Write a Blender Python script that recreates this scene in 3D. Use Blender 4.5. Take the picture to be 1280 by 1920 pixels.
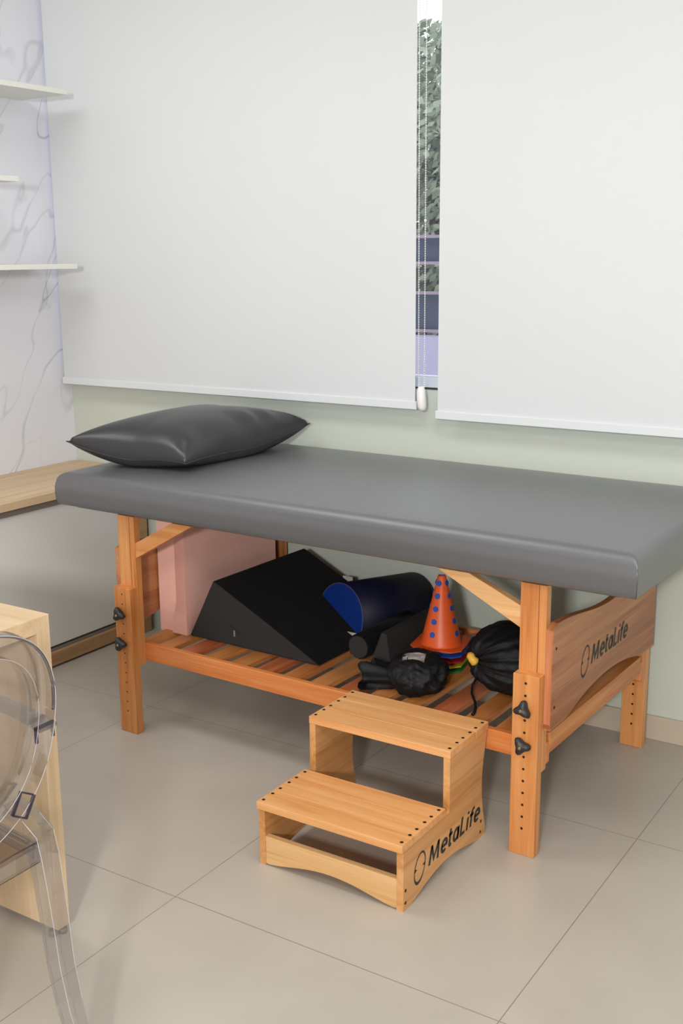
import bpy, bmesh, math, random
from mathutils import Vector, Matrix, noise
random.seed(7)
for o in list(bpy.data.objects): bpy.data.objects.remove(o)
S = bpy.context.scene
COL = S.collection
PI = math.pi

# ------------------------------------------------------------------ camera
F_PX, YAW, PIT, ROL = 2106.16, -.5734, .2242, -.0088
cy, sy, cp, sp = math.cos(YAW), math.sin(YAW), math.cos(PIT), math.sin(PIT)
fwd = Vector((sy*cp, cy*cp, -sp)); rt = Vector((cy, -sy, 0)); up = rt.cross(fwd)
c_, s_ = math.cos(ROL), math.sin(ROL)
rr = c_*rt + s_*up; uu = -s_*rt + c_*up
M = Matrix((rr, uu, -fwd)).transposed().to_4x4(); M.translation = Vector((2.4294, -2.4462, 1.4819))
cam = bpy.data.cameras.new('camera'); camo = bpy.data.objects.new('camera', cam); COL.objects.link(camo)
camo.matrix_world = M
cam.sensor_fit = 'VERTICAL'; cam.sensor_height = 36; cam.lens = F_PX/1920*36; cam.clip_start = .02
S.camera = camo

# ------------------------------------------------------------------ world and lights
EXPOSURE = -.40
W = bpy.data.worlds.new('sky'); S.world = W; W.use_nodes = True
W.node_tree.nodes['Background'].inputs[0].default_value = (.93, .96, 1, 1)
W.node_tree.nodes['Background'].inputs[1].default_value = 4
S.view_settings.view_transform = 'Standard'; S.view_settings.look = 'None'
S.view_settings.exposure = EXPOSURE; S.view_settings.gamma = 1; S.view_settings.use_curve_mapping = False

def area(name, loc, target, sx, sy_, power, col):
    l = bpy.data.lights.new(name, 'AREA'); l.shape = 'RECTANGLE'; l.size = sx; l.size_y = sy_; l.energy = power; l.color = col
    o = bpy.data.objects.new(name, l); COL.objects.link(o); o.location = loc
    o.rotation_euler = (Vector(target)-Vector(loc)).to_track_quat('-Z', 'Y').to_euler()
    return o
# ceiling light inferred from the floor shadow, unseen ceiling fills, and a camera-side light
area('ceiling_light', (1.85, -.75, 2.74), (1.85, -.75, 0), 1.2, .6, 17, (1, .995, .99))
area('ceiling_light', (-.15, -.75, 2.74), (-.15, -.75, 0), 1.2, .6, 24, (1, .995, .99))  # unseen panel added to light the blinds evenly
area('ceiling_light', (2.3, -2.5, 2.74), (2.3, -2.5, 0), 1.2, .6, 30, (1, .995, .99))  # unseen panel, positioned as fill for the right-facing sides
area('camera_side_light', (2.72, -4.05, 1.88), (1.0, .3, .6), .26, .26, 125, (1, .99, .98))  # unseen source behind the camera, placed from the leg shadow on the wall

# ------------------------------------------------------------------ materials
def newmat(name):
    m = bpy.data.materials.new(name); m.use_nodes = True
    nt = m.node_tree; b = nt.nodes['Principled BSDF']
    return m, nt, b
def srgb(r, g, b):
    f = lambda c: (c/255/12.92) if c/255 <= .04045 else ((c/255+.055)/1.055)**2.4
    return (f(r), f(g), f(b), 1)
def plain(name, col, rough=.5, metal=0, coat=0, bump=0, bscale=200, spec=.5, sheen=0, vary=0, vscale=6):
    m, nt, b = newmat(name); N = nt.nodes; L = nt.links
    b.inputs['Base Color'].default_value = col; b.inputs['Roughness'].default_value = rough
    b.inputs['Metallic'].default_value = metal; b.inputs['Coat Weight'].default_value = coat
    b.inputs['Specular IOR Level'].default_value = spec; b.inputs['Sheen Weight'].default_value = sheen
    b.inputs['Coat Roughness'].default_value = .48
    tc = N.new('ShaderNodeTexCoord')
    if bump:
        n = N.new('ShaderNodeTexNoise'); n.inputs['Scale'].default_value = bscale; n.inputs['Detail'].default_value = 3
        L.new(tc.outputs['Object'], n.inputs['Vector'])
        bp = N.new('ShaderNodeBump'); bp.inputs['Strength'].default_value = bump; bp.inputs['Distance'].default_value = .002
        L.new(n.outputs[0], bp.inputs['Height']); L.new(bp.outputs[0], b.inputs['Normal'])
    if vary:
        n = N.new('ShaderNodeTexNoise'); n.inputs['Scale'].default_value = vscale; n.inputs['Detail'].default_value = 4
        L.new(tc.outputs['Object'], n.inputs['Vector'])
        r = N.new('ShaderNodeValToRGB')
        r.color_ramp.elements[0].position = .3; r.color_ramp.elements[1].position = .7
        r.color_ramp.elements[0].color = tuple(c*(1-vary) for c in col[:3])+(1,); r.color_ramp.elements[1].color = tuple(min(1, c*(1+vary)) for c in col[:3])+(1,)
        L.new(n.outputs[0], r.inputs[0]); L.new(r.outputs[0], b.inputs['Base Color'])
    return m
def wood(name, axis, dark, mid, light, rough=.42, grain=38, board=None, baxis=1, coat=.15):
    """grain running along one axis; optional glued boards of different tone across another axis"""
    m, nt, b = newmat(name); N = nt.nodes; L = nt.links
    tc = N.new('ShaderNodeTexCoord'); oi = N.new('ShaderNodeObjectInfo')
    off = N.new('ShaderNodeVectorMath'); off.operation = 'SCALE'; off.inputs[0].default_value = (7.3, 5.1, 9.7)
    L.new(oi.outputs['Random'], off.inputs['Scale'])
    add = N.new('ShaderNodeVectorMath'); L.new(tc.outputs['Object'], add.inputs[0]); L.new(off.outputs[0], add.inputs[1])
    mp = N.new('ShaderNodeMapping'); L.new(add.outputs[0], mp.inputs[0])
    sc = [grain]*3; sc[axis] = grain*.045; mp.inputs['Scale'].default_value = sc
    n1 = N.new('ShaderNodeTexNoise'); n1.inputs['Scale'].default_value = 1; n1.inputs['Detail'].default_value = 6; n1.inputs['Distortion'].default_value = .6
    L.new(mp.outputs[0], n1.inputs['Vector'])
    mp2 = N.new('ShaderNodeMapping'); L.new(add.outputs[0], mp2.inputs[0])
    sc = [grain*9]*3; sc[axis] = grain*.2; mp2.inputs['Scale'].default_value = sc
    n2 = N.new('ShaderNodeTexNoise'); n2.inputs['Scale'].default_value = 1; n2.inputs['Detail'].default_value = 3
    L.new(mp2.outputs[0], n2.inputs['Vector'])
    mix = N.new('ShaderNodeMath'); mix.operation = 'MULTIPLY_ADD'; mix.inputs[1].default_value = .3
    L.new(n2.outputs[0], mix.inputs[0])
    s1 = N.new('ShaderNodeMath'); s1.operation = 'MULTIPLY'; s1.inputs[1].default_value = .7; L.new(n1.outputs[0], s1.inputs[0])
    L.new(s1.outputs[0], mix.inputs[2])
    last = mix.outputs[0]
    # tone of the whole piece
    pc = N.new('ShaderNodeMath'); pc.operation = 'MULTIPLY_ADD'; pc.inputs[1].default_value = .16; pc.inputs[2].default_value = -.08
    L.new(oi.outputs['Random'], pc.inputs[0])
    a2 = N.new('ShaderNodeMath'); L.new(last, a2.inputs[0]); L.new(pc.outputs[0], a2.inputs[1]); last = a2.outputs[0]
    if board:
        sx = N.new('ShaderNodeSeparateXYZ'); L.new(tc.outputs['Object'], sx.inputs[0])
        dv = N.new('ShaderNodeMath'); dv.operation = 'DIVIDE'; dv.inputs[1].default_value = board; L.new(sx.outputs[baxis], dv.inputs[0])
        fl = N.new('ShaderNodeMath'); fl.operation = 'FLOOR'; L.new(dv.outputs[0], fl.inputs[0])
        wn = N.new('ShaderNodeTexWhiteNoise'); wn.noise_dimensions = '1D'; L.new(fl.outputs[0], wn.inputs['W'])
        ma = N.new('ShaderNodeMath'); ma.operation = 'MULTIPLY_ADD'; ma.inputs[1].default_value = .22; ma.inputs[2].default_value = -.11
        L.new(wn.outputs['Value'], ma.inputs[0])
        a3 = N.new('ShaderNodeMath'); L.new(last, a3.inputs[0]); L.new(ma.outputs[0], a3.inputs[1]); last = a3.outputs[0]
    r = N.new('ShaderNodeValToRGB'); L.new(last, r.inputs[0])
    e = r.color_ramp.elements; e[0].position = .3; e[0].color = dark; e[1].position = .68; e[1].color = light
    q = e.new(.47); q.color = mid
    L.new(r.outputs[0], b.inputs['Base Color'])
    b.inputs['Roughness'].default_value = rough; b.inputs['Coat Weight'].default_value = coat; b.inputs['Coat Roughness'].default_value = .25
    bp = N.new('ShaderNodeBump'); bp.inputs['Strength'].default_value = .08; bp.inputs['Distance'].default_value = .001
    L.new(n2.outputs[0], bp.inputs['Height']); L.new(bp.outputs[0], b.inputs['Normal'])
    return m
PINE = (srgb(176, 100, 46), srgb(202, 130, 70), srgb(218, 154, 94))
REDW = (srgb(150, 82, 52), srgb(184, 110, 72), srgb(206, 140, 96))
PALE = (srgb(190, 140, 84), srgb(214, 168, 112), srgb(226, 184, 132))
OAK = (srgb(188, 158, 122), srgb(206, 178, 142), srgb(218, 194, 160))
pine = [wood('pine_%s' % 'xyz'[i], i, *PINE) for i in range(3)]
redw = [wood('red_pine_%s' % 'xyz'[i], i, *REDW) for i in range(3)]
panelw = wood('panel_pine', 1, srgb(146, 86, 48), srgb(174, 112, 68), srgb(192, 132, 84), board=.085, baxis=2)
stoolside = wood('stool_side_pine', 1, srgb(176, 114, 60), srgb(200, 142, 84), srgb(214, 160, 104), board=.11, baxis=2)
tread = wood('tread_pine', 0, srgb(200, 132, 74), srgb(220, 158, 98), srgb(230, 178, 124))
palew = wood('apron_pine', 0, *PALE)
oak = [wood('oak_laminate_%s' % 'xyz'[i], i, *OAK, grain=26, rough=.5, coat=0) for i in range(3)]
oakd = wood('oak_trim', 1, srgb(150, 112, 74), srgb(172, 134, 94), srgb(190, 154, 112), grain=26, rough=.45)
black_plug = plain('black_plug', srgb(24, 22, 22), .5)
hole_dark = plain('peg_hole_dark', srgb(30, 18, 12), .9)
knob_black = plain('knob_plastic', srgb(36, 35, 38), .45, bump=.1, bscale=300)
brass = plain('bolt_steel', srgb(190, 170, 130), .35, metal=1)
ink = plain('dark_green_ink', srgb(34, 44, 38), .55)
leather = plain('grey_leatherette', srgb(80, 81, 84), .42, coat=1.0, bump=.10, bscale=420, spec=.8)
seamm = plain('seam_grey', srgb(84, 82, 84), .5)
blackleather = plain('black_leatherette', srgb(46, 46, 48), .36, coat=.2, bump=.14, bscale=380, spec=.5)
blackfab = plain('black_fabric', srgb(9, 9, 10), .92, bump=.4, bscale=900, spec=.15, sheen=.04)
foamfab = plain('wedge_front_fabric', srgb(52, 50, 50), .8, bump=.4, bscale=900, spec=.2)
nylon = plain('black_nylon', srgb(20, 20, 22), .6, bump=.6, bscale=110, spec=.28)
navy = plain('navy_vinyl', srgb(16, 18, 46), .55, bump=.1, bscale=300, spec=.3)
blue = plain('royal_blue_vinyl', srgb(10, 48, 128), .55, spec=.3)
piping = plain('piping_blue', srgb(70, 72, 120), .5)
white_tag = plain('white_tag', srgb(196, 188, 180), .7, vary=.25, vscale=160)
orange = plain('orange_plastic', srgb(234, 94, 34), .42)
cblue = plain('blue_plastic', srgb(36, 84, 176), .45)
cred = plain('red_plastic', srgb(168, 28, 36), .45)
cyel = plain('yellow_plastic', srgb(196, 168, 48), .45)
cgrn = plain('green_plastic', srgb(30, 120, 60), .45)
toggle = plain('yellow_toggle', srgb(236, 184, 70), .45)
pink = plain('pink_paper', srgb(240, 186, 172), .6, vary=.05, vscale=5)
shelfwhite = plain('white_laminate', srgb(232, 232, 224), .45)
glossgrey = plain('pale_grey_gloss', srgb(236, 235, 232), .22, spec=.5, coat=.3)
darkgrey = plain('dark_gasket', srgb(52, 56, 52), .5)
recess = plain('grey_recess', srgb(132, 124, 118), .6)
wallpaint = plain('sage_wall_paint', srgb(200, 206, 194), .7, bump=.05, bscale=90)
whitepaint = plain('white_paint', srgb(226, 226, 222), .8)
alum = plain('white_frame', srgb(214, 218, 228), .4)
blindm = plain('blind_fabric', srgb(214, 217, 219), .75, bump=.12, bscale=1600, vary=.012, vscale=1.3)
hembar = plain('blind_hem_bar', srgb(220, 224, 226), .45)
chainm = plain('white_chain', srgb(236, 234, 232), .35)
skirtm = plain('beige_skirting', srgb(196, 182, 164), .3)

def marble():
    m, nt, b = newmat('white_marble'); N = nt.nodes; L = nt.links
    tc = N.new('ShaderNodeTexCoord')
    mp = N.new('ShaderNodeMapping'); mp.vector_type = 'TEXTURE'; mp.inputs['Rotation'].default_value = (math.radians(-32), 0, 0); mp.inputs['Scale'].default_value = (1, .5, 1.25)
    L.new(tc.outputs['Object'], mp.inputs[0])
    def vein(scale, width, seed, amt):
        n = N.new('ShaderNodeTexNoise'); n.noise_dimensions = '4D'; n.inputs['W'].default_value = seed
        n.inputs['Scale'].default_value = scale; n.inputs['Detail'].default_value = 2.5; n.inputs['Roughness'].default_value = .5; n.inputs['Distortion'].default_value = .25
        L.new(mp.outputs[0], n.inputs['Vector'])
        s = N.new('ShaderNodeMath'); s.operation = 'SUBTRACT'; s.inputs[1].default_value = .5; L.new(n.outputs[0], s.inputs[0])
        a = N.new('ShaderNodeMath'); a.operation = 'ABSOLUTE'; L.new(s.outputs[0], a.inputs[0])
        r = N.new('ShaderNodeMapRange'); r.inputs['From Min'].default_value = 0; r.inputs['From Max'].default_value = width
        r.inputs['To Min'].default_value = amt; r.inputs['To Max'].default_value = 0; L.new(a.outputs[0], r.inputs[0])
        k = N.new('ShaderNodeTexNoise'); k.inputs['Scale'].default_value = 2.2; L.new(tc.outputs['Object'], k.inputs['Vector'])
        kr = N.new('ShaderNodeMapRange'); kr.inputs['From Min'].default_value = .36; kr.inputs['From Max'].default_value = .56; L.new(k.outputs[0], kr.inputs[0])
        mu = N.new('ShaderNodeMath'); mu.operation = 'MULTIPLY'; L.new(r.outputs[0], mu.inputs[0]); L.new(kr.outputs[0], mu.inputs[1])
        return mu.outputs[0]
    v1, v2 = vein(1.5, .006, 1.3, .6), vein(2.3, .011, 5.1, .3)
    ad = N.new('ShaderNodeMath'); ad.operation = 'ADD'; ad.use_clamp = True; L.new(v1, ad.inputs[0]); L.new(v2, ad.inputs[1])
    mx = N.new('ShaderNodeMix'); mx.data_type = 'RGBA'; L.new(ad.outputs[0], mx.inputs['Factor'])
    mx.inputs['A'].default_value = srgb(228, 228, 236); mx.inputs['B'].default_value = srgb(150, 152, 160)
    L.new(mx.outputs['Result'], b.inputs['Base Color']); b.inputs['Roughness'].default_value = .35
    return m
marblem = marble()

def tiles():
    m, nt, b = newmat('porcelain_floor_tiles'); N = nt.nodes; L = nt.links
    tc = N.new('ShaderNodeTexCoord'); sx = N.new('ShaderNodeSeparateXYZ'); L.new(tc.outputs['Object'], sx.inputs[0])
    outs = []
    for i, off in ((0, .7885), (1, -.6473)):
        a = N.new('ShaderNodeMath'); a.operation = 'SUBTRACT'; a.inputs[1].default_value = off; L.new(sx.outputs[i], a.inputs[0])
        pg = N.new('ShaderNodeMath'); pg.operation = 'PINGPONG'; pg.inputs[1].default_value = .42; L.new(a.outputs[0], pg.inputs[0])
        lt = N.new('ShaderNodeMath'); lt.operation = 'LESS_THAN'; lt.inputs[1].default_value = .0012; L.new(pg.outputs[0], lt.inputs[0])
        outs.append(lt.outputs[0])
    mxm = N.new('ShaderNodeMath'); mxm.operation = 'MAXIMUM'; L.new(outs[0], mxm.inputs[0]); L.new(outs[1], mxm.inputs[1])
    n = N.new('ShaderNodeTexNoise'); n.inputs['Scale'].default_value = 3; n.inputs['Detail'].default_value = 8; L.new(tc.outputs['Object'], n.inputs['Vector'])
    r = N.new('ShaderNodeValToRGB'); L.new(n.outputs[0], r.inputs[0])
    r.color_ramp.elements[0].position = .3; r.color_ramp.elements[0].color = srgb(174, 166, 155)
    r.color_ramp.elements[1].position = .7; r.color_ramp.elements[1].color = srgb(183, 175, 164)
    mx = N.new('ShaderNodeMix'); mx.data_type = 'RGBA'; L.new(mxm.outputs[0], mx.inputs['Factor']); L.new(r.outputs[0], mx.inputs['A'])
    mx.inputs['B'].default_value = srgb(138, 127, 115); L.new(mx.outputs['Result'], b.inputs['Base Color'])
    b.inputs['Roughness'].default_value = .3; b.inputs['Specular IOR Level'].default_value = .45
    return m
floorm = tiles()

def clear(name, tint, base=.05, edge=.55, rough=.03, edge_col=(.5, .48, .56, 1)):
    m = bpy.data.materials.new(name); m.use_nodes = True; nt = m.node_tree; N = nt.nodes; L = nt.links
    N.clear(); out = N.new('ShaderNodeOutputMaterial')
    tr = N.new('ShaderNodeBsdfTransparent'); gl = N.new('ShaderNodeBsdfGlossy'); gl.inputs['Roughness'].default_value = rough
    lw = N.new('ShaderNodeLayerWeight'); lw.inputs['Blend'].default_value = .35
    mr = N.new('ShaderNodeMapRange'); mr.inputs['To Min'].default_value = base; mr.inputs['To Max'].default_value = edge; L.new(lw.outputs['Fresnel'], mr.inputs[0])
    cr = N.new('ShaderNodeMix'); cr.data_type = 'RGBA'; L.new(lw.outputs['Facing'], cr.inputs['Factor'])
    cr.inputs['A'].default_value = tint; cr.inputs['B'].default_value = edge_col
    L.new(cr.outputs['Result'], tr.inputs[0])
    mx = N.new('ShaderNodeMixShader'); L.new(mr.outputs[0], mx.inputs[0]); L.new(tr.outputs[0], mx.inputs[1]); L.new(gl.outputs[0], mx.inputs[2])
    L.new(mx.outputs[0], out.inputs[0])
    return m
acrylic = clear('clear_polycarbonate', (.99, .99, .99, 1), .03, .5, edge_col=(.80, .79, .82, 1))
acrylic_edge = clear('violet_edge_reflection', (.42, .38, .52, 1), .06, .5, edge_col=(.3, .27, .42, 1))  # violet of internal reflection in clear plastic, put into the edge colour
acrylic_glint = plain('rim_highlight', srgb(205, 203, 208), .25)  # pale colour standing in for bright highlights on the clear edges
acrylic_glint.node_tree.nodes['Principled BSDF'].inputs['Alpha'].default_value = .75
glass = clear('window_glass', (.9, .93, .96, 1), .04, .5)

# ------------------------------------------------------------------ mesh helpers
TH = -.027
def tw(p): c, s = math.cos(TH), math.sin(TH); return Vector((c*p[0]-s*p[1], s*p[0]+c*p[1], p[2]))
class Ctx: base = Vector((0, 0, 0))
def B(): return bmesh.new()
def box(bm, x0, x1, y0, y1, z0, z1, bev=0, seg=2, mi=0):
    r = bmesh.ops.create_cube(bm, size=1); vs = r['verts']
    for v in vs:
        v.co = Vector((x0 if v.co.x < 0 else x1, y0 if v.co.y < 0 else y1, z0 if v.co.z < 0 else z1))
    fs = {f for v in vs for f in v.link_faces}
    for f in fs: f.material_index = mi
    if bev:
        es = {e for v in vs for e in v.link_edges}
        bmesh.ops.bevel(bm, geom=list(es), offset=bev, segments=seg, affect='EDGES', profile=.5)
def prism(bm, pts, axis, a0, a1, bev=0, mi=0):
    """closed outline extruded along an axis; outline given in the two remaining axes in order"""
    def mk(p, a):
        if axis == 0: return (a, p[0], p[1])
        if axis == 1: return (p[0], a, p[1])
        return (p[0], p[1], a)
    v0 = [bm.verts.new(mk(p, a0)) for p in pts]; v1 = [bm.verts.new(mk(p, a1)) for p in pts]
    fs = [bm.faces.new(v0), bm.faces.new(list(reversed(v1)))]
    caps = list(fs)
    n = len(pts)
    for i in range(n):
        fs.append(bm.faces.new((v0[i], v1[i], v1[(i+1) % n], v0[(i+1) % n])))
    for f in fs: f.material_index = mi
    bmesh.ops.recalc_face_normals(bm, faces=fs)
    if bev:
        es = {e for f in caps for e in f.edges}
        bmesh.ops.bevel(bm, geom=list(es), offset=bev, segments=2, affect='EDGES', profile=.5)
def tube(bm, pts, rad, n=10, mi=0, closed=False, flat=None):
    pts = [Vector(p) for p in pts]; m = len(pts); rings = []
    up0 = Vector((0, 0, 1))
    for i, p in enumerate(pts):
        a = pts[(i-1) % m] if (closed or i > 0) else p; b = pts[(i+1) % m] if (closed or i < m-1) else p
        t = (b-a).normalized(); ref = flat if flat is not None else (up0 if abs(t.z) < .95 else Vector((1, 0, 0)))
        s = t.cross(ref).normalized(); u = s.cross(t).normalized()
        r = rad[i] if isinstance(rad, (list, tuple)) else rad
        rings.append([bm.verts.new(p+s*math.cos(2*PI*k/n)*r+u*math.sin(2*PI*k/n)*r) for k in range(n)])
    fs = []
    rng = range(m) if closed else range(m-1)
    for i in rng:
        A, Bq = rings[i], rings[(i+1) % m]
        for k in range(n): fs.append(bm.faces.new((A[k], A[(k+1) % n], Bq[(k+1) % n], Bq[k])))
    if not closed: fs.append(bm.faces.new(list(reversed(rings[0])))); fs.append(bm.faces.new(rings[-1]))
    for f in fs: f.material_index = mi; f.smooth = True
def sweep_rect(bm, pts, w, d, side, mi=0, closed=False):
    """rectangular bar along pts; side = direction of its width w"""
    pts = [Vector(p) for p in pts]; m = len(pts); side = Vector(side).normalized(); rings = []
    for i, p in enumerate(pts):
        a = pts[(i-1) % m] if (closed or i > 0) else p; b = pts[(i+1) % m] if (closed or i < m-1) else p
        t = (b-a).normalized(); n = t.cross(side).normalized()
        ww = w[i] if isinstance(w, (list, tuple)) else w
        rings.append([bm.verts.new(p+side*x*ww/2+n*y*d/2) for x, y in ((-1, -1), (1, -1), (1, 1), (-1, 1))])
    fs = []
    for i in (range(m) if closed else range(m-1)):
        A, Bq = rings[i], rings[(i+1) % m]
        for k in range(4): fs.append(bm.faces.new((A[k], A[(k+1) % 4], Bq[(k+1) % 4], Bq[k])))
    if not closed: fs.append(bm.faces.new(list(reversed(rings[0])))); fs.append(bm.faces.new(rings[-1]))
    bmesh.ops.recalc_face_normals(bm, faces=fs)
    for f in fs: f.material_index = mi
def disc(bm, c, r, axis, mi=0, n=14, h=.0006):
    c = Vector(c); a = Vector(axis).normalized(); u = a.orthogonal().normalized(); w = a.cross(u)
    top = [bm.verts.new(c+a*h+(u*math.cos(2*PI*k/n)+w*math.sin(2*PI*k/n))*r) for k in range(n)]
    bot = [bm.verts.new(c-a*.001+(u*math.cos(2*PI*k/n)+w*math.sin(2*PI*k/n))*r) for k in range(n)]
    fs = [bm.faces.new(top)]+[bm.faces.new((bot[k], bot[(k+1) % n], top[(k+1) % n], top[k])) for k in range(n)]
    for f in fs: f.material_index = mi
def cyl(bm, c0, c1, r0, r1=None, n=28, mi=0, smooth=True):
    c0 = Vector(c0); c1 = Vector(c1); r1 = r0 if r1 is None else r1
    a = (c1-c0).normalized(); u = a.orthogonal().normalized(); w = a.cross(u)
    A = [bm.verts.new(c0+(u*math.cos(2*PI*k/n)+w*math.sin(2*PI*k/n))*r0) for k in range(n)]
    D = [bm.verts.new(c1+(u*math.cos(2*PI*k/n)+w*math.sin(2*PI*k/n))*r1) for k in range(n)]
    for k in range(n):
        f = bm.faces.new((A[k], A[(k+1) % n], D[(k+1) % n], D[k])); f.material_index = mi; f.smooth = smooth
    f = bm.faces.new(list(reversed(A))); f.material_index = mi
    f = bm.faces.new(D); f.material_index = mi
def roundbox(bm, x0, x1, y0, y1, z0, z1, r, step=.04, bulge=0, bulge_side=0, rb=None):
    """soft cushion block: rounded edges radius r, crown on the top face, slight swell on the sides"""
    rb = r if rb is None else rb
    def grid(a, b, r0, r1):
        out = [a+r0*t for t in (0, .12, .3, .5, .75)] + [a+r0]
        n = max(1, int((b-a-r0-r1)/step))
        out += [a+r0+(b-a-r0-r1)*i/n for i in range(1, n)]
        out += [b-r1] + [b-r1*t for t in (.75, .5, .3, .12, 0)]
        return out
    xs, ys, zs = grid(x0, x1, r, r), grid(y0, y1, r, r), grid(z0, z1, rb, r)
    cache = {}
    def vert(x, y, z):
        k = (round(x, 6), round(y, 6), round(z, 6))
        if k in cache: return cache[k]
        rz = r if z > (z0+z1)/2 else rb
        q = Vector((min(max(x, x0+rz), x1-rz), min(max(y, y0+rz), y1-rz), min(max(z, z0+rb), z1-r)))
        d = Vector((x, y, z))-q
        p = q+d.normalized()*rz if d.length > 1e-9 else Vector((x, y, z))
        u = 2*(x-x0)/(x1-x0)-1; v = 2*(y-y0)/(y1-y0)-1; w = (z-z0)/(z1-z0)
        p.z += bulge*max(0, w)**3*(1-abs(u)**6)*(1-abs(v)**3)
        sw = bulge_side*math.sin(PI*w)
        p.y += sw*(1-u**4)*v*abs(v)**3; p.x += sw*(1-v**4)*u*abs(u)**9
        cache[k] = bm.verts.new(p); return cache[k]
    fs = []
    def face(vs):
        vs = [vert(*v) for v in vs]
        if len(set(vs)) == 4:
            f = bm.faces.new(vs); f.smooth = True; fs.append(f)
    for i in range(len(xs)-1):
        for j in range(len(ys)-1):
            for z, o in ((z0, 1), (z1, 0)):
                q = [(xs[i], ys[j], z), (xs[i+1], ys[j], z), (xs[i+1], ys[j+1], z), (xs[i], ys[j+1], z)]
                face(q[::-1] if o else q)
        for k in range(len(zs)-1):
            for y, o in ((y0, 0), (y1, 1)):
                q = [(xs[i], y, zs[k]), (xs[i+1], y, zs[k]), (xs[i+1], y, zs[k+1]), (xs[i], y, zs[k+1])]
                face(q[::-1] if o else q)
    for j in range(len(ys)-1):
        for k in range(len(zs)-1):
            for x, o in ((x0, 1), (x1, 0)):
                q = [(x, ys[j], zs[k]), (x, ys[j+1], zs[k]), (x, ys[j+1], zs[k+1]), (x, ys[j], zs[k+1])]
                face(q[::-1] if o else q)
    return fs
def obj(name, bm, mats, parent=None, base=None, smooth=False):
    """one mesh object; coordinates in bm are room (or table) coordinates, base is where the thing stands"""
    if base is None: base = Ctx.base
    bmesh.ops.translate(bm, verts=bm.verts, vec=-Vector(base))
    me = bpy.data.meshes.new(name); bm.to_mesh(me); bm.free()
    if not isinstance(mats, (list, tuple)): mats = [mats]
    for m in mats: me.materials.append(m)
    if smooth:
        for p in me.polygons: p.use_smooth = True
    o = bpy.data.objects.new(name, me); COL.objects.link(o)
    if parent is not None: o.parent = parent
    return o
def thing(name, label, cat, base, table=False, group=None):
    o = bpy.data.objects.new(name, None); COL.objects.link(o); o.empty_display_size = .05
    Ctx.base = Vector(base)
    o.location = tw(base) if table else Vector(base)
    if table: o.rotation_euler.z = TH
    o['label'] = label; o['category'] = cat
    if group: o['group'] = group
    return o
def single(name, bm, mats, label, cat, base, table=False, group=None, smooth=False):
    o = obj(name, bm, mats, None, base, smooth); o.location = tw(base) if table else Vector(base)
    if table: o.rotation_euler.z = TH
    o['label'] = label; o['category'] = cat
    if group: o['group'] = group
    Ctx.base = Vector(base)
    return o
def struct(name, bm, mats, parent=None):
    o = obj(name, bm, mats, parent, (0, 0, 0))
    if parent is None: o['kind'] = 'structure'
    return o
def ribbon(bm, pts, w, closed=False):
    """flat stroke of even width along a 2-D line"""
    pts = [Vector((p[0], p[1])) for p in pts]; m = len(pts); L_ = []; R_ = []
    for i, p in enumerate(pts):
        a = pts[(i-1) % m] if (closed or i > 0) else p; b = pts[(i+1) % m] if (closed or i < m-1) else p
        d1 = (p-a).normalized() if (p-a).length > 1e-9 else (b-p).normalized(); d2 = (b-p).normalized() if (b-p).length > 1e-9 else d1
        n1 = Vector((-d1.y, d1.x)); n2 = Vector((-d2.y, d2.x)); nn_ = (n1+n2).normalized() if (n1+n2).length > .1 else n1
        k = min(2.0, 1/max(.3, nn_.dot(n1)))
        L_.append(bm.verts.new((*(p+nn_*w/2*k), 0))); R_.append(bm.verts.new((*(p-nn_*w/2*k), 0)))
    for i in (range(m) if closed else range(m-1)):
        bm.faces.new((R_[i], R_[(i+1) % m], L_[(i+1) % m], L_[i]))
def arc(cx, cy_, rx, ry, a0, a1, n=22):
    return [(cx+rx*math.cos(math.radians(a0+(a1-a0)*i/n)), cy_+ry*math.sin(math.radians(a0+(a1-a0)*i/n))) for i in range(n+1)]
def text_bm(width, height, shear=.20, w=.175):
    """the lettering MetaLife drawn with even strokes"""
    bm = bmesh.new(); x = .07
    E_ = [([(.07, .36), (.50, .36)]+arc(.29, .36, .225, .30, 6, 312), False)]
    G = [('M', [([(0, 0), (.06, .97)], False), ([(.06, .93), (.36, .18), (.66, .93)], False), ([(.66, .97), (.74, 0)], False)], .97),
         ('e', E_, .66),
         ('t', [([(.13, .95), (.13, .18), (.18, .08), (.33, .07)], False), ([(0, .66), (.33, .66)], False)], .46),
         ('a', [(arc(.26, .36, .20, .29, 0, 345), True), ([(.47, .70), (.47, 0)], False)], .70),
         ('L', [([(.05, 1), (.05, .07), (.44, .07)], False)], .62),
         ('i', [([(.03, .70), (.03, 0)], False), ([(.03, .86), (.03, 1.0)], False)], .22),
         ('f', [([(.40, .95), (.27, .93), (.17, .80), (.17, 0)], False), ([(0, .66), (.36, .66)], False)], .47),
         ('e', E_, .52)]
    for _, st, adv in G:
        for pts, cl in st: ribbon(bm, [(x+p[0], p[1]) for p in pts], w, cl)
        x += adv
    for v in bm.verts: v.co = Vector(((v.co.x+shear*v.co.y)/(x+.1)*width, v.co.y*height, 0))
    return bm
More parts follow.
